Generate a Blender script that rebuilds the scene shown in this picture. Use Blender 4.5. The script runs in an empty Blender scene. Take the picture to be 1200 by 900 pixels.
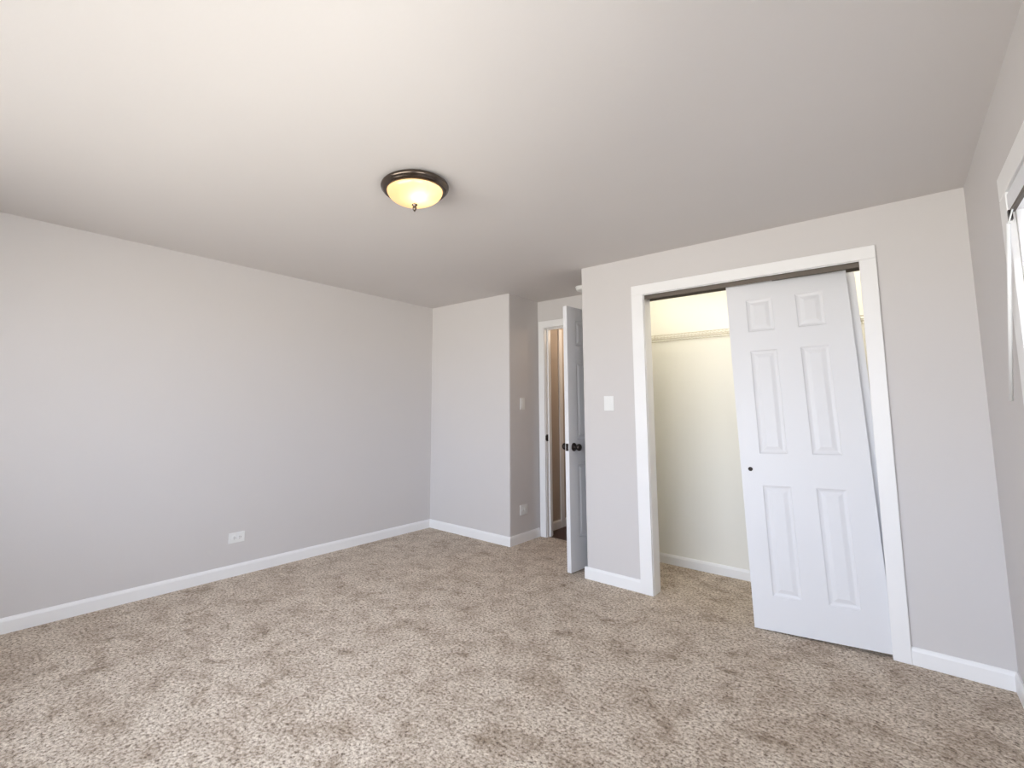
import bpy, bmesh, math
from mathutils import Vector, Matrix

# ------------------------------------------------------------------ camera, light, exposure
S = bpy.context.scene
COL = S.collection
PI = math.pi

cam_d = bpy.data.cameras.new('camera')
cam = bpy.data.objects.new('camera', cam_d)
COL.objects.link(cam)
cam_d.sensor_fit = 'HORIZONTAL'
cam_d.sensor_width = 36.0
cam_d.lens = 554.216 / 1200 * 36.0
cam_d.shift_x = (600 - 547.82) / 1200
cam_d.shift_y = -(450 - 419.92) / 1200
cam_d.clip_start = 0.02
right = Vector((0.74539, 0.66661, 0.00493))
up = Vector((0.06797, -0.08336, 0.9942))
fwd = Vector((-0.66315, 0.74073, 0.10744))
m3 = Matrix((right, up, -fwd)).transposed()
cam.matrix_world = Matrix.Translation((1.748, -3.2774, 1.2224)) @ m3.to_4x4()
S.camera = cam

S.view_settings.view_transform = 'Standard'
S.view_settings.look = 'None'
S.view_settings.gamma = 1.0
S.view_settings.use_curve_mapping = False
S.view_settings.exposure = 0.06

SKY_STRENGTH = 12.0
w = bpy.data.worlds.new('daylight')
S.world = w
w.use_nodes = True
nt = w.node_tree
nt.nodes.clear()
wo = nt.nodes.new('ShaderNodeOutputWorld')
bg = nt.nodes.new('ShaderNodeBackground')
tc = nt.nodes.new('ShaderNodeTexCoord')
sp = nt.nodes.new('ShaderNodeSeparateXYZ')
rp = nt.nodes.new('ShaderNodeValToRGB')
mr = nt.nodes.new('ShaderNodeMapRange')
mr.inputs['From Min'].default_value = -1
nt.links.new(tc.outputs['Generated'], sp.inputs[0])
nt.links.new(sp.outputs['Z'], mr.inputs['Value'])
nt.links.new(mr.outputs[0], rp.inputs[0])
e = rp.color_ramp.elements
e[0].position = 0.0
e[0].color = (0.88, 0.83, 0.76, 1)
e[1].position = 1.0
e[1].color = (0.66, 0.78, 1.0, 1)
a = e.new(0.48); a.color = (0.88, 0.83, 0.77, 1)
a = e.new(0.52); a.color = (0.84, 0.88, 1.0, 1)
nt.links.new(rp.outputs[0], bg.inputs['Color'])
bg.inputs['Strength'].default_value = SKY_STRENGTH
nt.links.new(bg.outputs[0], wo.inputs[0])


def area_portal(name, loc, rot, sx, sy):
    d = bpy.data.lights.new(name, 'AREA')
    d.shape = 'RECTANGLE'
    d.size, d.size_y = sx, sy
    d.cycles.is_portal = True
    o = bpy.data.objects.new(name, d)
    o.location = loc
    o.rotation_euler = rot
    COL.objects.link(o)


def point(name, loc, power, color, r=0.04):
    d = bpy.data.lights.new(name, 'POINT')
    d.energy = power
    d.color = color
    d.shadow_soft_size = r
    o = bpy.data.objects.new(name, d)
    o.location = loc
    COL.objects.link(o)


# room dimensions
H = 2.32
XA, YB, XC, YD, XF, YG = -1.937, 0.262, -0.897, 0.753, 2.081, -4.5
YE2 = 0.11                                    # back face of the closet wall
CL, CR, CH = 0.489, 1.668, 2.032              # closet opening
DL, DR, DH = -0.815, -0.045, 2.04             # doorway
WY0, WY1, WZ0, WZ1 = -1.98, -1.045, 0.98, 1.925   # right window opening
VY0, VY1 = -3.55, -2.24                        # added right wall opening, out of view, to light the left wall
BX0, BX1, BZ0, BZ1 = -1.15, 1.93, 0.6, 2.12      # back window opening

area_portal('daylight_right_window', (XF + 0.13, (WY0 + WY1) / 2, (WZ0 + WZ1) / 2), (0, PI / 2, 0), WZ1 - WZ0, WY1 - WY0)
area_portal('daylight_added_window', (XF + 0.13, (VY0 + VY1) / 2, (WZ0 + WZ1) / 2), (0, PI / 2, 0), WZ1 - WZ0, VY1 - VY0)
area_portal('daylight_back_window', ((BX0 + BX1) / 2, YG - 0.13, (BZ0 + BZ1) / 2), (PI / 2, 0, 0), BX1 - BX0, BZ1 - BZ0)
point('hall_lamp_light', (-0.45, 1.55, 2.1), 8, (1.0, 0.80, 0.60), 0.08)
point('closet_lamp_fill_light', (0.45, 0.19, 2.2), 3.4, (1.0, 0.94, 0.79), 0.06)
point('closet_lamp_fill_light', (1.45, 0.24, 2.2), 6.5, (1.0, 0.94, 0.79), 0.06)  # second closet point without fixture, added to even out the light


# ------------------------------------------------------------------ materials
def srgb(r, g, b):
    def f(c):
        c /= 255
        return c / 12.92 if c <= 0.04045 else ((c + 0.055) / 1.055) ** 2.4
    return (f(r), f(g), f(b), 1)


def mat(name, col, rough=0.6, metal=0.0, bump=0.0, bscale=200, vary=0.0, vscale=3.0, spec=0.4):
    m = bpy.data.materials.new(name)
    m.use_nodes = True
    t = m.node_tree
    b = t.nodes['Principled BSDF']
    b.inputs['Base Color'].default_value = col
    b.inputs['Roughness'].default_value = rough
    b.inputs['Metallic'].default_value = metal
    b.inputs['Specular IOR Level'].default_value = spec
    co = t.nodes.new('ShaderNodeTexCoord')
    if vary:
        n = t.nodes.new('ShaderNodeTexNoise')
        n.inputs['Scale'].default_value = vscale
        n.inputs['Detail'].default_value = 3
        t.links.new(co.outputs['Object'], n.inputs['Vector'])
        mx = t.nodes.new('ShaderNodeMix')
        mx.data_type = 'RGBA'
        mx.inputs[6].default_value = tuple(c * (1 - vary) for c in col[:3]) + (1,)
        mx.inputs[7].default_value = tuple(min(1, c * (1 + vary)) for c in col[:3]) + (1,)
        t.links.new(n.outputs['Fac'], mx.inputs[0])
        t.links.new(mx.outputs[2], b.inputs['Base Color'])
    if bump:
        n2 = t.nodes.new('ShaderNodeTexNoise')
        n2.inputs['Scale'].default_value = bscale
        n2.inputs['Detail'].default_value = 2
        t.links.new(co.outputs['Object'], n2.inputs['Vector'])
        bp = t.nodes.new('ShaderNodeBump')
        bp.inputs['Strength'].default_value = bump
        bp.inputs['Distance'].default_value = 0.002
        t.links.new(n2.outputs['Fac'], bp.inputs['Height'])
        t.links.new(bp.outputs[0], b.inputs['Normal'])
    return m


M_wall = mat('greige_wall_paint', srgb(215, 211, 209), 0.7, bump=0.12, bscale=140, vary=0.012)
M_ceil = mat('ceiling_paint', srgb(218, 214, 212), 0.8, bump=0.15, bscale=90, vary=0.012)
M_closet = mat('closet_white_paint', srgb(242, 240, 232), 0.7, bump=0.1, bscale=140)
M_hall = mat('hall_beige_paint', srgb(196, 182, 168), 0.7, bump=0.1, bscale=140)
M_trim = mat('white_semi_gloss_trim', srgb(246, 245, 244), 0.35, bump=0.04, bscale=60)
M_door = mat('white_door_paint', srgb(232, 232, 234), 0.38, bump=0.05, bscale=70)
M_plastic = mat('white_plastic', srgb(240, 240, 238), 0.3)
M_slot = mat('dark_slot', srgb(60, 58, 56), 0.6)
M_bronze = mat('dark_bronze', srgb(62, 56, 54), 0.32, 0.9)
M_nickel = mat('brushed_nickel', srgb(100, 90, 82), 0.2, 1.0, bump=0.05, bscale=300)
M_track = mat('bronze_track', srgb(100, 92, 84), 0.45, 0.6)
M_wire = mat('white_vinyl_wire', srgb(214, 208, 192), 0.4)
M_wood = mat('dark_wood_floor', srgb(62, 34, 24), 0.35, vary=0.35, vscale=14)
M_vinyl = mat('white_blind_vinyl', srgb(235, 236, 240), 0.4)
M_slat = mat('thin_white_slat_vinyl', srgb(232, 232, 236), 0.45)
_t = M_slat.node_tree
_tl = _t.nodes.new('ShaderNodeBsdfTranslucent')
_tl.inputs[0].default_value = srgb(228, 228, 236)
_mx = _t.nodes.new('ShaderNodeMixShader')
_mx.inputs[0].default_value = 0.03
_t.links.new(_t.nodes['Principled BSDF'].outputs[0], _mx.inputs[1])
_t.links.new(_tl.outputs[0], _mx.inputs[2])
_t.links.new(_mx.outputs[0], _t.nodes['Material Output'].inputs[0])
M_screw = mat('screw_metal', srgb(190, 188, 184), 0.35, 0.8)


def mat_glass():
    m = bpy.data.materials.new('window_glass')
    m.use_nodes = True
    t = m.node_tree
    t.nodes.clear()
    o = t.nodes.new('ShaderNodeOutputMaterial')
    tr = t.nodes.new('ShaderNodeBsdfTransparent')
    tr.inputs[0].default_value = (0.95, 0.97, 0.98, 1)
    gl = t.nodes.new('ShaderNodeBsdfGlossy')
    gl.inputs['Roughness'].default_value = 0.02
    fr = t.nodes.new('ShaderNodeFresnel')
    fr.inputs[0].default_value = 1.45
    mx = t.nodes.new('ShaderNodeMixShader')
    t.links.new(fr.outputs[0], mx.inputs[0])
    t.links.new(tr.outputs[0], mx.inputs[1])
    t.links.new(gl.outputs[0], mx.inputs[2])
    t.links.new(mx.outputs[0], o.inputs[0])
    return m


M_glass = mat_glass()


def mat_bowl():
    """Frosted alabaster glass: lets the bulbs' light through, glows a little all over."""
    m = bpy.data.materials.new('frosted_alabaster_glass')
    m.use_nodes = True
    t = m.node_tree
    t.nodes.clear()
    o = t.nodes.new('ShaderNodeOutputMaterial')
    tl = t.nodes.new('ShaderNodeBsdfTranslucent')
    co = t.nodes.new('ShaderNodeTexCoord')
    n = t.nodes.new('ShaderNodeTexNoise')
    n.inputs['Scale'].default_value = 14
    n.inputs['Detail'].default_value = 3
    n.inputs['Distortion'].default_value = 1.2
    t.links.new(co.outputs['Object'], n.inputs['Vector'])
    cr = t.nodes.new('ShaderNodeValToRGB')
    cr.color_ramp.elements[0].color = (0.84, 0.68, 0.44, 1)
    cr.color_ramp.elements[1].color = (0.95, 0.84, 0.62, 1)
    t.links.new(n.outputs['Fac'], cr.inputs[0])
    t.links.new(cr.outputs[0], tl.inputs[0])
    gl = t.nodes.new('ShaderNodeBsdfGlossy')
    gl.inputs['Roughness'].default_value = 0.15
    mx = t.nodes.new('ShaderNodeMixShader')
    mx.inputs[0].default_value = 0.06
    t.links.new(tl.outputs[0], mx.inputs[1])
    t.links.new(gl.outputs[0], mx.inputs[2])
    em = t.nodes.new('ShaderNodeEmission')
    em.inputs[0].default_value = (1.0, 0.68, 0.34, 1)
    em.inputs[1].default_value = 0.62
    ad = t.nodes.new('ShaderNodeAddShader')
    t.links.new(mx.outputs[0], ad.inputs[0])
    t.links.new(em.outputs[0], ad.inputs[1])
    t.links.new(ad.outputs[0], o.inputs[0])
    return m


M_bowl = mat_bowl()


def mat_carpet():
    m = bpy.data.materials.new('beige_cut_pile_carpet')
    m.use_nodes = True
    t = m.node_tree
    L = t.links.new
    b = t.nodes['Principled BSDF']
    b.inputs['Roughness'].default_value = 0.95
    b.inputs['Specular IOR Level'].default_value = 0.1
    b.inputs['Sheen Weight'].default_value = 0.15
    b.inputs['Sheen Roughness'].default_value = 0.6
    co = t.nodes.new('ShaderNodeTexCoord')

    def noise(scale, detail=2, rough=0.5, dist=0.0):
        n = t.nodes.new('ShaderNodeTexNoise')
        n.inputs['Scale'].default_value = scale
        n.inputs['Detail'].default_value = detail
        n.inputs['Roughness'].default_value = rough
        n.inputs['Distortion'].default_value = dist
        L(co.outputs['Object'], n.inputs['Vector'])
        return n

    def ramp(src, stops):
        r = t.nodes.new('ShaderNodeValToRGB')
        el = r.color_ramp.elements
        el[0].position, el[0].color = stops[0]
        el[1].position, el[1].color = stops[-1]
        for p, c in stops[1:-1]:
            x = el.new(p)
            x.color = c
        L(src.outputs['Fac'], r.inputs[0])
        return r

    def mul(a_, b_, f=1.0):
        x = t.nodes.new('ShaderNodeMix')
        x.data_type = 'RGBA'
        x.blend_type = 'MULTIPLY'
        x.inputs[0].default_value = f
        L(a_, x.inputs[6])
        L(b_, x.inputs[7])
        return x.outputs[2]

    g = lambda v: (v, v, v, 1)
    tuft = ramp(noise(75, 4, 0.72, 0.2), [(0.34, srgb(106, 86, 68)), (0.43, srgb(184, 166, 146)), (0.52, srgb(219, 203, 184)), (0.66, srgb(247, 235, 219))])
    fleck = ramp(noise(48, 3, 0.65), [(0.32, (0.46, 0.40, 0.34, 1)), (0.41, (0.92, 0.90, 0.88, 1)), (0.46, g(1))])
    brushed = ramp(noise(5.6, 6, 0.72, 0.3), [(0.32, (0.62, 0.57, 0.51, 1)), (0.45, (0.82, 0.79, 0.76, 1)), (0.55, (0.97, 0.97, 0.96, 1)), (0.66, g(1))])
    spots = ramp(noise(8.5, 5, 0.66, 0.4), [(0.30, (0.55, 0.49, 0.42, 1)), (0.38, (0.84, 0.81, 0.78, 1)), (0.45, g(1))])
    c = mul(tuft.outputs[0], fleck.outputs[0])
    c = mul(c, brushed.outputs[0])
    c = mul(c, spots.outputs[0])
    L(c, b.inputs['Base Color'])
    h1, h2 = noise(75, 4, 0.72, 0.2), noise(190, 2, 0.6)
    ad = t.nodes.new('ShaderNodeMath')
    ad.operation = 'MULTIPLY_ADD'
    ad.inputs[1].default_value = 0.4
    L(h2.outputs['Fac'], ad.inputs[0])
    L(h1.outputs['Fac'], ad.inputs[2])
    bp = t.nodes.new('ShaderNodeBump')
    bp.inputs['Strength'].default_value = 0.55
    bp.inputs['Distance'].default_value = 0.012
    L(ad.outputs[0], bp.inputs['Height'])
    L(bp.outputs[0], b.inputs['Normal'])
    return m


M_carpet = mat_carpet()


# ------------------------------------------------------------------ mesh helpers
def box(bm, x0, x1, y0, y1, z0, z1, mi=0, bevel=0.0, seg=2, edges=None):
    v = [bm.verts.new((x, y, z)) for z in (z0, z1) for y in (y0, y1) for x in (x0, x1)]
    F = [(0, 2, 3, 1), (4, 5, 7, 6), (0, 1, 5, 4), (2, 6, 7, 3), (0, 4, 6, 2), (1, 3, 7, 5)]
    fs = [bm.faces.new([v[i] for i in f]) for f in F]
    for f in fs:
        f.material_index = mi
    if bevel:
        es = list({ed for f in fs for ed in f.edges})
        if edges:
            es = [ed for ed in es if edges(ed)]
        bmesh.ops.bevel(bm, geom=es, offset=bevel, segments=seg, affect='EDGES', profile=0.5)


def lathe(bm, prof, c=(0, 0, 0), axis='z', seg=48, mi=0):
    """Revolve (r, h) pairs about an axis through c."""
    rings = []
    for r, h in prof:
        ring = []
        if r < 1e-6:
            pts = [(0, 0)]
        else:
            pts = [(r * math.cos(2 * PI * k / seg), r * math.sin(2 * PI * k / seg)) for k in range(seg)]
        for px, py in pts:
            p = {'z': (px, py, h), 'y': (px, h, py), 'x': (h, px, py)}[axis]
            ring.append(bm.verts.new(Vector(p) + Vector(c)))
        rings.append(ring)
    for A, B in zip(rings, rings[1:]):
        if len(A) == 1 and len(B) == 1:
            continue
        for k in range(seg):
            n = (k + 1) % seg
            if len(A) == 1:
                f = bm.faces.new((A[0], B[n], B[k]))
            elif len(B) == 1:
                f = bm.faces.new((A[k], A[n], B[0]))
            else:
                f = bm.faces.new((A[k], A[n], B[n], B[k]))
            f.smooth = True
            f.material_index = mi


def tube(bm, p, q, r, seg=10):
    p, q = Vector(p), Vector(q)
    d = (q - p).normalized()
    s = d.cross(Vector((0, 0, 1)))
    if s.length < 1e-3:
        s = Vector((1, 0, 0))
    s.normalize()
    u = d.cross(s)
    A, B = [], []
    for k in range(seg):
        o = (s * math.cos(2 * PI * k / seg) + u * math.sin(2 * PI * k / seg)) * r
        A.append(bm.verts.new(p + o))
        B.append(bm.verts.new(q + o))
    for k in range(seg):
        n = (k + 1) % seg
        f = bm.faces.new((A[k], A[n], B[n], B[k]))
        f.smooth = True
    bm.faces.new(A[::-1])
    bm.faces.new(B)


def obj(name, bm, mats, parent=None, loc=None):
    bmesh.ops.recalc_face_normals(bm, faces=bm.faces)
    me = bpy.data.meshes.new(name)
    bm.to_mesh(me)
    bm.free()
    for m in (mats if isinstance(mats, (list, tuple)) else [mats]):
        me.materials.append(m)
    o = bpy.data.objects.new(name, me)
    if parent:
        o.parent = parent
    if loc:
        o.location = loc
    COL.objects.link(o)
    return o


def tag(o, label, cat, kind=None, group=None):
    o['label'] = label
    o['category'] = cat
    if kind:
        o['kind'] = kind
    if group:
        o['group'] = group
    return o


def boxes(name, lst, mats, parent=None, bevel=0.0):
    bm = bmesh.new()
    for b in lst:
        box(bm, *b, bevel=bevel)
    return obj(name, bm, mats, parent)


def empty(name, loc=(0, 0, 0), rot=(0, 0, 0)):
    o = bpy.data.objects.new(name, None)
    o.location = loc
    o.rotation_euler = rot
    o.empty_display_size = 0.1
    COL.objects.link(o)
    return o


def struct(name, lst, mats, label, cat, bevel=0.0):
    return tag(boxes(name, lst, mats, None, bevel), label, cat, 'structure')


# ------------------------------------------------------------------ room shell
T = 0.10
struct('floor', [(XA - T, XF + 0.14, YG - T, YD + 0.03, -0.08, 0)], M_carpet,
       'beige mottled cut pile carpet covering the whole bedroom floor', 'floor')
struct('ceiling', [(XA - T, XF + 0.14, YG - T, YD + T, H, H + 0.1)], M_ceil,
       'plain pale greige painted ceiling', 'ceiling')
struct('wall_left', [(XA - T, XA, YG - T, YB + T, 0, H)], M_wall,
       'long blank greige wall with one low outlet', 'wall')

# alcove wall and passage wall meet in a rounded outer corner
bm = bmesh.new()
box(bm, XA, XC, YB, YB + 0.0999, 0, H, bevel=0.012, seg=4,
    edges=lambda ed: all(abs(v.co.x - XC) < 1e-4 and abs(v.co.y - YB) < 1e-4 for v in ed.verts))
tag(obj('wall_alcove', bm, M_wall), 'short blank greige wall between the long wall and the door passage', 'wall', 'structure')
struct('wall_passage', [(XC - T, XC, YB + 0.1, YD + T, 0, H)], M_wall,
       'narrow greige wall with a switch and a low outlet beside the entry door', 'wall')
struct('wall_entry', [(XC, DL - 0.02, YD, YD + T, 0, H), (DR + 0.02, 0.0, YD, YD + T, 0, H), (DL - 0.02, DR + 0.02, YD, YD + T, DH + 0.02, H)],
       M_wall, 'greige wall around and above the entry doorway', 'wall')

# closet front wall, rounded at its free corner; its back is painted closet white
bm = bmesh.new()
box(bm, 0, CL - 0.015, 0, YE2, 0, H, bevel=0.012, seg=4,
    edges=lambda ed: all(abs(v.co.x) < 1e-4 and abs(v.co.y) < 1e-4 for v in ed.verts))
box(bm, CR + 0.015, XF, 0, YE2, 0, H)
box(bm, CL - 0.015, CR + 0.015, 0, YE2, CH + 0.015, H)
for f in bm.faces:
    if f.calc_center_median().y > YE2 - 1e-4:
        f.material_index = 1
tag(obj('wall_closet', bm, [M_wall, M_closet]), 'greige wall with the closet opening in it', 'wall', 'structure')
bm = bmesh.new()
box(bm, 0, 0.1, YE2, YD + T, 0, H)
for f in bm.faces:
    if f.calc_center_median().x > 0.099:
        f.material_index = 1
tag(obj('wall_closet_side', bm, [M_wall, M_closet]), 'greige wall behind the open entry door', 'wall', 'structure')
struct('wall_closet_back', [(0.1, XF, 0.748, YD + T, 0, H)], M_closet,
       'cream white rear wall inside the closet', 'wall')

# right wall with its window opening
struct('wall_right', [(XF, XF + 0.12, YG - T, VY0, 0, H), (XF, XF + 0.12, VY1, WY0, 0, H), (XF, XF + 0.12, WY1, YD + T, 0, H),
                      (XF, XF + 0.12, WY0, WY1, 0, WZ0), (XF, XF + 0.12, WY0, WY1, WZ1, H),
                      (XF, XF + 0.12, VY0, VY1, 0, WZ0), (XF, XF + 0.12, VY0, VY1, WZ1, H)], M_wall,
       'greige wall with the window, meeting the closet wall', 'wall')
struct('wall_back', [(XA, BX0, YG - T, YG, 0, H), (BX1, XF, YG - T, YG, 0, H),
                     (BX0, BX1, YG - T, YG, 0, BZ0), (BX0, BX1, YG - T, YG, BZ1, H)], M_wall,
       'greige wall opposite the closet with a wide window', 'wall')

# hall behind the doorway
HX = -0.93
struct('floor_hall', [(HX - T, 0.1, YD + 0.03, 2.4, -0.08, -0.004)], M_wood, 'dark brown wooden floor of the hall past the doorway', 'floor')
struct('ceiling_hall', [(HX - T, 0.2, YD + T, 2.5, H, H + 0.1)], M_ceil, 'pale ceiling of the hall past the doorway', 'ceiling')
struct('wall_hall', [(HX - T, HX, YD + T, 2.4, -0.004, H)], M_hall, 'tan hall wall seen through the doorway gap', 'wall')
struct('wall_hall_right', [(0.1, 0.2, YD + T, 2.4, -0.004, H)], M_hall, 'tan hall wall behind the closet', 'wall')
struct('wall_hall_back', [(HX - T, 0.2, 2.4, 2.5, -0.004, H)], M_hall, 'tan end wall of the hall', 'wall')


# ------------------------------------------------------------------ baseboards
BH, BT = 0.083, 0.013


def base(name, a, b, n, label, h=BH, z=0.0):
    """Baseboard from a to b on a wall whose room side lies along n: flat face, eased top."""
    a, b, n = Vector(a), Vector(b), Vector(n)
    prof = [(0, 0), (BT, 0), (BT, h - 0.018), (BT - 0.004, h - 0.006), (BT - 0.008, h), (0, h)]
    bm = bmesh.new()
    A = [bm.verts.new((a.x + n.x * d, a.y + n.y * d, z + k)) for d, k in prof]
    B = [bm.verts.new((b.x + n.x * d, b.y + n.y * d, z + k)) for d, k in prof]
    for i in range(len(prof)):
        j = (i + 1) % len(prof)
        bm.faces.new((A[i], A[j], B[j], B[i]))
    bm.faces.new(A)
    bm.faces.new(B[::-1])
    tag(obj(name, bm, M_trim), label, 'baseboard', 'structure')


base('baseboard_left', (XA, YG), (XA, YB), (1, 0), 'white baseboard along the long blank wall')
base('baseboard_alcove', (XA + BT, YB), (XC + BT, YB), (0, -1), 'white baseboard along the short alcove wall')
base('baseboard_passage', (XC, YB), (XC, YD - 0.018), (1, 0), 'white baseboard below the passage switch and outlet')
base('baseboard_closet_side', (0, YD), (0, 0), (-1, 0), 'white baseboard behind the open entry door')
base('baseboard_closet_front', (-BT, 0), (CL - 0.087, 0), (0, -1), 'short white baseboard between entry door and closet casing')
base('baseboard_closet_corner', (CR + 0.068, 0), (XF, 0), (0, -1), 'white baseboard from closet casing to the window wall')
base('baseboard_right', (XF, 0), (XF, YG), (-1, 0), 'white baseboard under the window')
base('baseboard_back', (XA, YG), (XF, YG), (0, 1), 'white baseboard opposite the closet')
base('baseboard_closet_inside', (0.1, 0.748), (XF, 0.748), (0, -1), 'white baseboard inside the closet', 0.075)
base('baseboard_hall', (HX, YD + T), (HX, 2.4), (1, 0), 'white baseboard on the dark hall floor', 0.085, -0.004)

# ------------------------------------------------------------------ closet casing, jambs, track
t1 = empty('trim_1', (0, 0, 0))
tag(t1, 'white casing framing the closet opening', 'door trim', 'structure')
CW, CT = 0.084, 0.018
e1 = 0.004
boxes('side_casing', [(CL - CW - 0.003, CL - 0.003, -CT, 0, 0, CH + 0.004)], M_trim, t1, 0.003)
boxes('side_casing', [(CR + 0.003 - 0.006, CR + 0.068, -CT, 0, 0, CH + 0.004)], M_trim, t1, 0.003)
boxes('head_casing', [(CL - CW - 0.003, CR + 0.068, -CT, 0, CH + 0.004, CH + 0.074)], M_trim, t1, 0.003)
boxes('side_jamb', [(CL - 0.015, CL, 0.0, YE2, 0, CH)], M_trim, t1)
boxes('side_jamb', [(CR, CR + 0.015, 0.0, YE2, 0, CH)], M_trim, t1)
boxes('head_jamb', [(CL - 0.015, CR + 0.015, 0.0, YE2, CH, CH + 0.015)], M_trim, t1)
tr = boxes('sliding_track', [(CL, CR, 0.004, 0.008, CH - 0.03, CH), (CL, CR, 0.056, 0.059, CH - 0.022, CH),
                             (CL, CR, 0.104, 0.108, CH - 0.026, CH), (CL, CR, 0.004, 0.108, CH - 0.003, CH)], M_track, t1)
tr['label'] = 'bronze metal sliding door track'

# ------------------------------------------------------------------ doorway casing and jambs
t2 = empty('trim_2', (0, 0, 0))
tag(t2, 'white casing and jamb of the entry doorway', 'door trim', 'structure')
boxes('side_casing', [(DL - 0.068, DL - 0.004, YD - 0.016, YD, 0, DH + 0.004)], M_trim, t2, 0.003)
boxes('side_casing', [(DR + 0.004, -0.014, YD - 0.016, YD, 0, DH + 0.004)], M_trim, t2, 0.003)
boxes('head_casing', [(DL - 0.068, -0.014, YD - 0.016, YD, DH + 0.004, DH + 0.072)], M_trim, t2, 0.003)
boxes('side_jamb', [(DL - 0.019, DL, YD, YD + T, 0, DH)], M_trim, t2)
boxes('side_jamb', [(DR, DR + 0.019, YD, YD + T, 0, DH)], M_trim, t2)
boxes('head_jamb', [(DL - 0.019, DR + 0.019, YD, YD + T, DH, DH + 0.019)], M_trim, t2)
boxes('door_stop', [(DL, DL + 0.011, YD + 0.042, YD + 0.075, 0, DH), (DR - 0.011, DR, YD + 0.042, YD + 0.075, 0, DH),
                    (DL + 0.011, DR - 0.011, YD + 0.042, YD + 0.075, DH - 0.011, DH)], M_trim, t2)
sk = boxes('strike_plate', [(DL, DL + 0.0025, YD + 0.0, YD + 0.034, 0.915, 0.98), (DL - 0.0038, DL + 0.0025, YD - 0.0035, YD, 0.925, 0.97)], M_bronze, t2, 0.0008)
sk['label'] = 'dark bronze strike plate'
boxes('hall_casing', [(DL - 0.068, DL - 0.004, YD + T, YD + T + 0.014, 0, DH), (DL - 0.068, DR + 0.07, YD + T, YD + T + 0.014, DH + 0.004, DH + 0.07)], M_trim, t2, 0.003)
# casing of the next doorway along the hall
struct('trim_3', [(HX, HX + 0.016, 1.19, 1.255, 0.0, 2.1)], M_trim, 'pale casing strip on the hall wall past the doorway', 'door trim', 0.003)


# ------------------------------------------------------------------ six panel doors
def panel_door(bm, W, Hh, T_, cols, rows):
    xs = sorted({0, W, *[c for p in cols for c in p]})
    zs = sorted({0, Hh, *[r for p in rows for r in p]})
    rings = [(0.0, 0.0), (0.006, 0.0055), (0.016, 0.0085), (0.021, 0.0085), (0.041, 0.0025)]

    def face(y, sgn):
        V = {}

        def vert(x, z, d=0.0):
            k = (round(x, 5), round(z, 5), d)
            if k not in V:
                V[k] = bm.verts.new((x, y + sgn * d, z))
            return V[k]
        for i in range(len(xs) - 1):
            for j in range(len(zs) - 1):
                a_, b_, c_, d_ = xs[i], xs[i + 1], zs[j], zs[j + 1]
                if (a_, b_) in cols and (c_, d_) in rows:
                    prev = None
                    for ins, dep in rings:
                        q = [vert(a_ + ins, c_ + ins, dep), vert(b_ - ins, c_ + ins, dep), vert(b_ - ins, d_ - ins, dep), vert(a_ + ins, d_ - ins, dep)]
                        if prev:
                            for k in range(4):
                                n = (k + 1) % 4
                                bm.faces.new((prev[k], prev[n], q[n], q[k]))
                        prev = q
                    bm.faces.new(prev)
                else:
                    bm.faces.new((vert(a_, c_), vert(b_, c_), vert(b_, d_), vert(a_, d_)))
        return V
    F_ = face(0.0, 1)
    B_ = face(T_, -1)
    g = lambda D, x, z: D[(round(x, 5), round(z, 5), 0.0)]
    for z in (0, Hh):
        for i in range(len(xs) - 1):
            bm.faces.new((g(F_, xs[i], z), g(F_, xs[i + 1], z), g(B_, xs[i + 1], z), g(B_, xs[i], z)))
    for x in (0, W):
        for j in range(len(zs) - 1):
            bm.faces.new((g(F_, x, zs[j]), g(F_, x, zs[j + 1]), g(B_, x, zs[j + 1]), g(B_, x, zs[j])))


# entry door, swung open beside the closet's side wall
DW, DHH = 0.752, 2.03
bm = bmesh.new()
panel_door(bm, DW, DHH, 0.035, [(0.115, 0.335), (0.42, 0.637)], [(0.24, 0.80), (0.98, 1.60), (1.72, 1.925)])
p2 = Vector((-0.121, -0.018, 0.012))
hinge = Vector((DR - 0.002, YD - 0.006, 0.012))
d1 = obj('door_1', bm, M_door)
d1.location = p2
d1.rotation_euler = (0, 0, math.atan2(hinge.y - p2.y, hinge.x - p2.x))
tag(d1, 'white six panel entry door standing open with dark knobs', 'door', 'structure')
for side in (-1, 1):
    y0 = 0.0 if side < 0 else 0.035
    bm = bmesh.new()
    prof = [(0.0, 0.0), (0.032, 0.0), (0.033, 0.003), (0.029, 0.009), (0.013, 0.011), (0.0115, 0.026), (0.016, 0.032), (0.025, 0.039),
            (0.0275, 0.048), (0.025, 0.057), (0.017, 0.063), (0.0, 0.0645)]
    lathe(bm, [(r, y0 + side * h) for r, h in prof], (0.062, 0, 0.925), 'y', 28)
    k = obj('knob', bm, M_bronze, d1)
    k['label'] = 'dark bronze round door knob'
boxes('latch_plate', [(-0.0015, 0.0005, 0.005, 0.030, 0.897, 0.953)], M_bronze, d1)
for z in (0.2, 1.0, 1.80):
    bm = bmesh.new()
    tube(bm, (DW + 0.004, -0.005, z - 0.045), (DW + 0.004, -0.005, z + 0.045), 0.0055)
    box(bm, DW - 0.0002, DW + 0.002, 0.0, 0.03, z - 0.045, z + 0.045)
    obj('hinge', bm, M_nickel, d1)

# the two sliding closet doors, off their floor guide: tilted and askew
LW, LH = 0.602, 2.012
MB = Matrix.Rotation(0.1217, 4, 'Z') @ Matrix.Rotation(-0.0573, 4, 'X') @ Matrix.Rotation(-0.0314, 4, 'Y')


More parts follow.
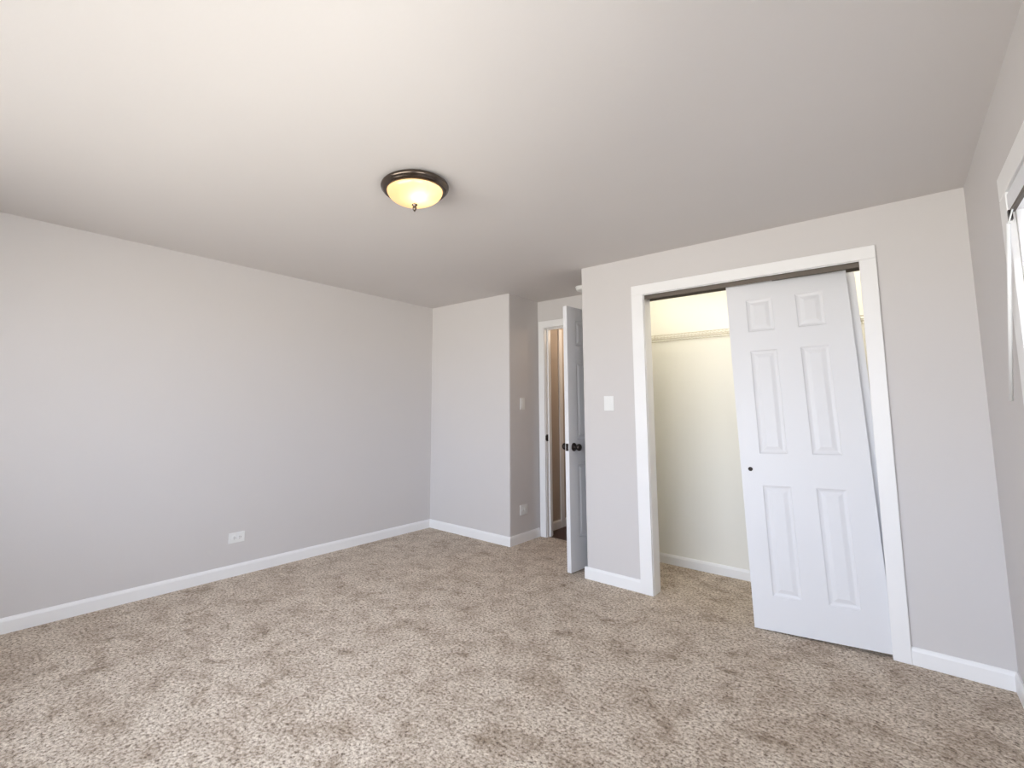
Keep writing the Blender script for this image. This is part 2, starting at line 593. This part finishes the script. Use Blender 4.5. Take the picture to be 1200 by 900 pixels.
def closet_leaf(name, origin, label, M_):
    bm = bmesh.new()
    panel_door(bm, LW, LH, 0.030, [(0.102, 0.240), (0.354, 0.488)], [(0.182, 0.786), (0.968, 1.582), (1.700, 1.903)])
    o = obj(name, bm, M_door)
    o.matrix_world = Matrix.Translation(origin) @ M_
    tag(o, label, 'door', 'structure')
    bm = bmesh.new()
    lathe(bm, [(0.0, -0.0005), (0.006, -0.0008), (0.0085, -0.0022), (0.0105, -0.003), (0.012, -0.002), (0.012, 0.002)], (0.048, 0, 0.877), 'y', 24)
    c = obj('finger_pull', bm, M_bronze, o)
    c['label'] = 'small dark round finger pull'
    for x in (0.09, LW - 0.09):
        bm = bmesh.new()
        box(bm, x - 0.02, x + 0.02, 0.030, 0.032, LH - 0.06, LH + 0.004)
        lathe(bm, [(0, 0.032), (0.011, 0.032), (0.011, 0.038), (0, 0.038)], (x, 0, LH - 0.004), 'y', 16)
        obj('roller_hanger', bm, M_screw, o)
    return o


closet_leaf('door_2', Vector((1.0806, -0.0809, 0.0034)), 'front white six panel sliding closet door hanging askew', MB)
MB2 = Matrix.Rotation(0.1217, 4, 'Z') @ Matrix.Rotation(-0.052, 4, 'X') @ Matrix.Rotation(-0.0300, 4, 'Y')
closet_leaf('door_3', Vector((1.112, -0.034, 0.006)), 'rear white sliding closet door showing as a strip behind the front one', MB2)

# ------------------------------------------------------------------ right window with blind
def wbox(name, lst, m, parent, bevel=0.0):
    """Boxes in world coordinates under a parent that sits at an offset."""
    bm = bmesh.new()
    L_ = parent.location if parent.parent is None else parent.parent.location
    for x0, x1, y0, y1, z0, z1 in lst:
        box(bm, x0 - L_.x, x1 - L_.x, y0 - L_.y, y1 - L_.y, z0 - L_.z, z1 - L_.z, bevel=bevel)
    return obj(name, bm, m, parent)


WC = 0.105


def right_window(name, y0_, y1_, label):
    w = empty(name, (XF, (y0_ + y1_) / 2, WZ0))
    tag(w, label, 'window', 'structure')
    wbox('side_casing', [(XF - 0.018, XF, y1_, y1_ + WC, WZ0 - 0.02, WZ1)], M_trim, w, 0.003)
    wbox('side_casing', [(XF - 0.018, XF, y0_ - WC, y0_, WZ0 - 0.02, WZ1)], M_trim, w, 0.003)
    wbox('head_casing', [(XF - 0.018, XF, y0_ - WC, y1_ + WC, WZ1, WZ1 + 0.08)], M_trim, w, 0.003)
    wbox('sill', [(XF - 0.035, XF + 0.05, y0_ - WC - 0.01, y1_ + WC + 0.01, WZ0 - 0.045, WZ0 - 0.02)], M_trim, w, 0.004)
    wbox('apron', [(XF - 0.016, XF, y0_ - WC, y1_ + WC, WZ0 - 0.115, WZ0 - 0.045)], M_trim, w, 0.003)
    wbox('jamb', [(XF, XF + 0.1, y1_ - 0.012, y1_, WZ0, WZ1), (XF, XF + 0.1, y0_, y0_ + 0.012, WZ0, WZ1),
                  (XF, XF + 0.1, y0_ + 0.012, y1_ - 0.012, WZ1 - 0.012, WZ1), (XF + 0.05, XF + 0.1, y0_, y1_, WZ0 - 0.02, WZ0)], M_trim, w)
    zm = (WZ0 + WZ1) / 2
    for x, z0, z1 in ((XF + 0.062, WZ0, zm + 0.02), (XF + 0.084, zm - 0.02, WZ1 - 0.012)):
        y0, y1 = y0_ + 0.012, y1_ - 0.012
        s = wbox('sash', [(x, x + 0.02, y0, y0 + 0.04, z0, z1), (x, x + 0.02, y1 - 0.04, y1, z0, z1),
                          (x, x + 0.02, y0 + 0.04, y1 - 0.04, z0, z0 + 0.04), (x, x + 0.02, y0 + 0.04, y1 - 0.04, z1 - 0.04, z1)], M_trim, w)
        g_ = wbox('pane', [(x + 0.008, x + 0.012, y0 + 0.04, y1 - 0.04, z0 + 0.04, z1 - 0.04)], M_glass, s)


right_window('window_1', WY0, WY1, 'white cased window nearest the closet corner')
right_window('window_added', VY0, VY1, 'added unseen white cased window that lights the left wall')  # unseen window, added to bring daylight onto the left wall

# back window (opposite the closet)
w2 = empty('window_2', ((BX0 + BX1) / 2, YG, BZ0))
tag(w2, 'wide white framed window opposite the closet', 'window', 'structure')
c = 0.085
wbox('casing', [(BX0 - c, BX0, YG, YG + 0.018, BZ0 - c, BZ1 + c), (BX1, BX1 + c, YG, YG + 0.018, BZ0 - c, BZ1 + c),
                (BX0, BX1, YG, YG + 0.018, BZ1, BZ1 + c), (BX0, BX1, YG, YG + 0.018, BZ0 - c, BZ0)], M_trim, w2, 0.003)
mx_ = (BX0 + BX1) / 2
for y, x0, x1 in ((YG - 0.05, BX0, mx_ + 0.02), (YG - 0.075, mx_ - 0.02, BX1)):
    s = wbox('sash', [(x0, x0 + 0.04, y, y + 0.02, BZ0, BZ1), (x1 - 0.04, x1, y, y + 0.02, BZ0, BZ1),
                      (x0 + 0.04, x1 - 0.04, y, y + 0.02, BZ0, BZ0 + 0.04), (x0 + 0.04, x1 - 0.04, y, y + 0.02, BZ1 - 0.04, BZ1)], M_trim, w2)
    wbox('pane', [(x0 + 0.04, x1 - 0.04, y + 0.008, y + 0.012, BZ0 + 0.04, BZ1 - 0.04)], M_glass, s)

# blind in the right window
bl = empty('window_blind', (XF + 0.02, (WY0 + WY1) / 2, WZ1 - 0.012))
tag(bl, 'closed white slat blind with a leaning wand at the window', 'blind')
by0, by1 = WY0 + 0.02, WY1 - 0.035
wbox('headrail', [(XF - 0.02, XF + 0.03, by0, by1, WZ1 - 0.075, WZ1 - 0.02)], M_vinyl, bl, 0.002)
ch = wbox('headrail_shade_strip', [(XF - 0.019, XF - 0.009, by0, by1 - 0.02, WZ1 - 0.085, WZ1 - 0.075)], M_track, bl)  # dark strip standing in for the shade below the headrail
ch['label'] = 'dark strip painted as shade under the headrail'
br = wbox('bracket', [(XF - 0.0225, XF - 0.013, by1 - 0.014, by1 + 0.004, WZ1 - 0.105, WZ1 - 0.074)], M_bronze, bl)
br['label'] = 'dark end bracket'
zt = WZ1 - 0.098
n = 0
while zt - n * 0.0205 > WZ0 + 0.035:
    z = zt - n * 0.0205
    bm = bmesh.new()
    P = bl.location
    ang = math.radians(72)
    rows_ = []
    for k in range(5):
        q_ = 2 * k / 4 - 1
        u_, bow = 0.0125 * q_, 0.0018 * (1 - q_ * q_)
        xx = u_ * math.cos(ang) - bow * math.sin(ang)
        zz = u_ * math.sin(ang) + bow * math.cos(ang)
        rows_.append([bm.verts.new((xx - 0.005, yy - P.y, z + zz - P.z)) for yy in (by0 + 0.005, WY1 - 0.0165)])
    fs = [bm.faces.new((A[0], A[1], B[1], B[0])) for A, B in zip(rows_, rows_[1:])]
    obj('slat', bm, M_slat, bl)
    n += 1
wbox('bottom_rail', [(XF + 0.002, XF + 0.027, by0, by1 - 0.008, WZ0 + 0.004, WZ0 + 0.018)], M_vinyl, bl, 0.002)
bm = bmesh.new()
tube(bm, Vector((2.052, -1.125, 1.80)) - P, Vector((2.050, -0.845, 1.262)) - P, 0.0052, 8)
tube(bm, Vector((2.064, -1.13, 1.845)) - P, Vector((2.052, -1.125, 1.80)) - P, 0.002, 8)
wd = obj('tilt_wand', bm, M_plastic, bl)
wd['label'] = 'thin white plastic tilt wand'

# ------------------------------------------------------------------ ceiling light
LX, LY = 0.081, -1.806
cl = empty('ceiling_light', (LX, LY, H))
tag(cl, 'lit flush dome ceiling lamp with brushed nickel rim and frosted glass', 'ceiling light')
bm = bmesh.new()
lathe(bm, [(0.0, 0.0), (0.130, 0.0), (0.150, -0.004), (0.163, -0.014), (0.166, -0.022), (0.163, -0.030), (0.158, -0.033), (0.156, -0.039),
           (0.150, -0.044), (0.138, -0.046), (0.134, -0.042), (0.134, -0.006), (0.0, -0.004)], seg=96)
obj('rim', bm, M_nickel, cl)
bm = bmesh.new()
R_, D_ = 0.135, 0.068
prof = [(R_, -0.036)]
for k in range(1, 15):
    a_ = k / 14 * PI / 2
    prof.append((R_ * math.cos(a_) ** 1.1 if k < 14 else 0.0, -0.040 - D_ * math.sin(a_)))
lathe(bm, prof, seg=96)
obj('glass_bowl', bm, M_bowl, cl)
zb = -0.040 - D_
bm = bmesh.new()
lathe(bm, [(0.0, zb + 0.006), (0.013, zb + 0.003), (0.014, zb - 0.003), (0.008, zb - 0.007), (0.0105, zb - 0.016), (0.009, zb - 0.024), (0.004, zb - 0.033), (0.0, zb - 0.037)], seg=24)
obj('finial', bm, M_nickel, cl)
point('ceiling_bulb_light', (LX + 0.050, LY - 0.022, H - 0.068), 0.30, (1.0, 0.82, 0.58), 0.024)
point('ceiling_bulb_light', (LX + 0.035, LY + 0.05, H - 0.060), 0.05, (1.0, 0.80, 0.50), 0.024)


# ------------------------------------------------------------------ switches, outlets, detector
def plate(bm, w_, h_):
    box(bm, -w_ / 2, w_ / 2, -0.006, 0, -h_ / 2, h_ / 2, bevel=0.0025, seg=2)


def screw(parent, x, z):
    bm = bmesh.new()
    lathe(bm, [(0.0036, -0.0055), (0.0034, -0.0068), (0.0, -0.0072)], (x, 0, z), 'y', 14)
    return obj('screw', bm, M_plastic, parent)


def light_switch(loc, rz, label, w_=0.074, h_=0.114):
    r = empty('light_switch', loc, (0, 0, rz))
    tag(r, label, 'light switch', None, 'white wall switches')
    bm = bmesh.new()
    plate(bm, w_, h_)
    obj('cover_plate', bm, M_plastic, r)
    bm = bmesh.new()
    box(bm, -0.0165, 0.0165, -0.0085, -0.0055, -0.033, 0.033, bevel=0.001)
    for v in bm.verts:
        if v.co.y < -0.007 and v.co.z > 0:
            v.co.y += 0.0022
    obj('rocker', bm, M_plastic, r)
    screw(r, 0, 0.048)
    screw(r, 0, -0.048)
    return r


light_switch((0.206, 0, 1.272), 0, 'white rocker switch on the wall between entry door and closet', 0.076, 0.108)
light_switch((XC, 0.467, 1.279), PI / 2, 'white rocker switch on the narrow passage wall left of the doorway', 0.076, 0.112)


def outlet(loc, rz, label, w_=0.116, h_=0.074):
    """Duplex outlet mounted lying on its side."""
    r = empty('power_outlet', loc, (0, 0, rz))
    tag(r, label, 'outlet', None, 'white wall outlets')
    bm = bmesh.new()
    plate(bm, w_, h_)
    obj('cover_plate', bm, M_plastic, r)
    for x in (-0.0195, 0.0195):
        bm = bmesh.new()
        lathe(bm, [(0.0, -0.0085), (0.0155, -0.0085), (0.0168, -0.0075), (0.0168, -0.0055)], (x, 0, 0), 'y', 28)
        rc = obj('receptacle', bm, M_plastic, r)
        bm = bmesh.new()
        box(bm, x - 0.005, x + 0.004, -0.0088, -0.0083, 0.005, 0.0072)
        box(bm, x - 0.004, x + 0.004, -0.0088, -0.0083, -0.0072, -0.005)
        lathe(bm, [(0.0, -0.0088), (0.0024, -0.0088), (0.0024, -0.0083)], (x + 0.0095, 0, 0), 'y', 12)
        obj('slots', bm, M_slot, rc)
    screw(r, 0, 0)
    return r


outlet((XA, -1.714, 0.274), PI / 2, 'white sideways duplex outlet low on the long blank wall')
outlet((XC, 0.478, 0.292), PI / 2, 'white duplex outlet low on the narrow passage wall near the doorway', 0.116, 0.09)

sd = empty('smoke_detector', (-0.25, 0.50, H))
tag(sd, 'white round smoke detector on the ceiling before the entry doorway', 'smoke detector')
bm = bmesh.new()
lathe(bm, [(0.0, 0.0), (0.066, 0.0), (0.066, -0.008), (0.062, -0.010)], seg=40)
obj('mounting_base', bm, M_plastic, sd)
bm = bmesh.new()
lathe(bm, [(0.060, -0.009), (0.060, -0.024), (0.054, -0.033), (0.03, -0.037), (0.0, -0.038)], seg=40)
obj('cover', bm, M_plastic, sd)

# ------------------------------------------------------------------ closet wire shelf
ws = empty('wire_shelf', (0.1, 0.73, 1.80))
tag(ws, 'white wire shelf running across the inside of the closet', 'shelf')
SX = XF - 0.1
Y0, Y1 = -0.30, 0.012          # front and rear edges, local
bm = bmesh.new()
for k in range(int(SX / 0.0254)):
    x = 0.012 + k * 0.0254
    tube(bm, (x, Y0, 0.0), (x, Y1, 0.0), 0.0014, 6)
for yy in (Y0 + 0.1, Y0 + 0.2, Y1 - 0.004):
    tube(bm, (0.002, yy, -0.003), (SX - 0.002, yy, -0.003), 0.0026, 8)
obj('wire_deck', bm, M_wire, ws)
bm = bmesh.new()
tube(bm, (0.002, Y0, 0.002), (SX - 0.002, Y0, 0.002), 0.003, 8)
tube(bm, (0.002, Y0, -0.028), (SX - 0.002, Y0, -0.028), 0.003, 8)
for k in range(int(SX / 0.0254)):
    x = 0.012 + k * 0.0254
    tube(bm, (x, Y0, 0.0), (x, Y0, -0.028), 0.0014, 6)
box(bm, 0.295, 0.301, Y0 - 0.006, Y0 + 0.002, -0.033, 0.007)
obj('front_lip', bm, M_wire, ws)
for x in (1.2,):
    bm = bmesh.new()
    tube(bm, (x, Y0 + 0.005, -0.02), (x, 0.015, -0.29), 0.0035, 8)
    box(bm, x - 0.008, x + 0.008, 0.013, 0.018, -0.32, -0.27)
    obj('support_brace', bm, M_wire, ws)
for x in (0.003, SX - 0.009):
    bm = bmesh.new()
    box(bm, x, x + 0.006, Y0 - 0.012, Y0 + 0.02, -0.036, 0.01, bevel=0.001)
    obj('end_bracket', bm, M_wire, ws)
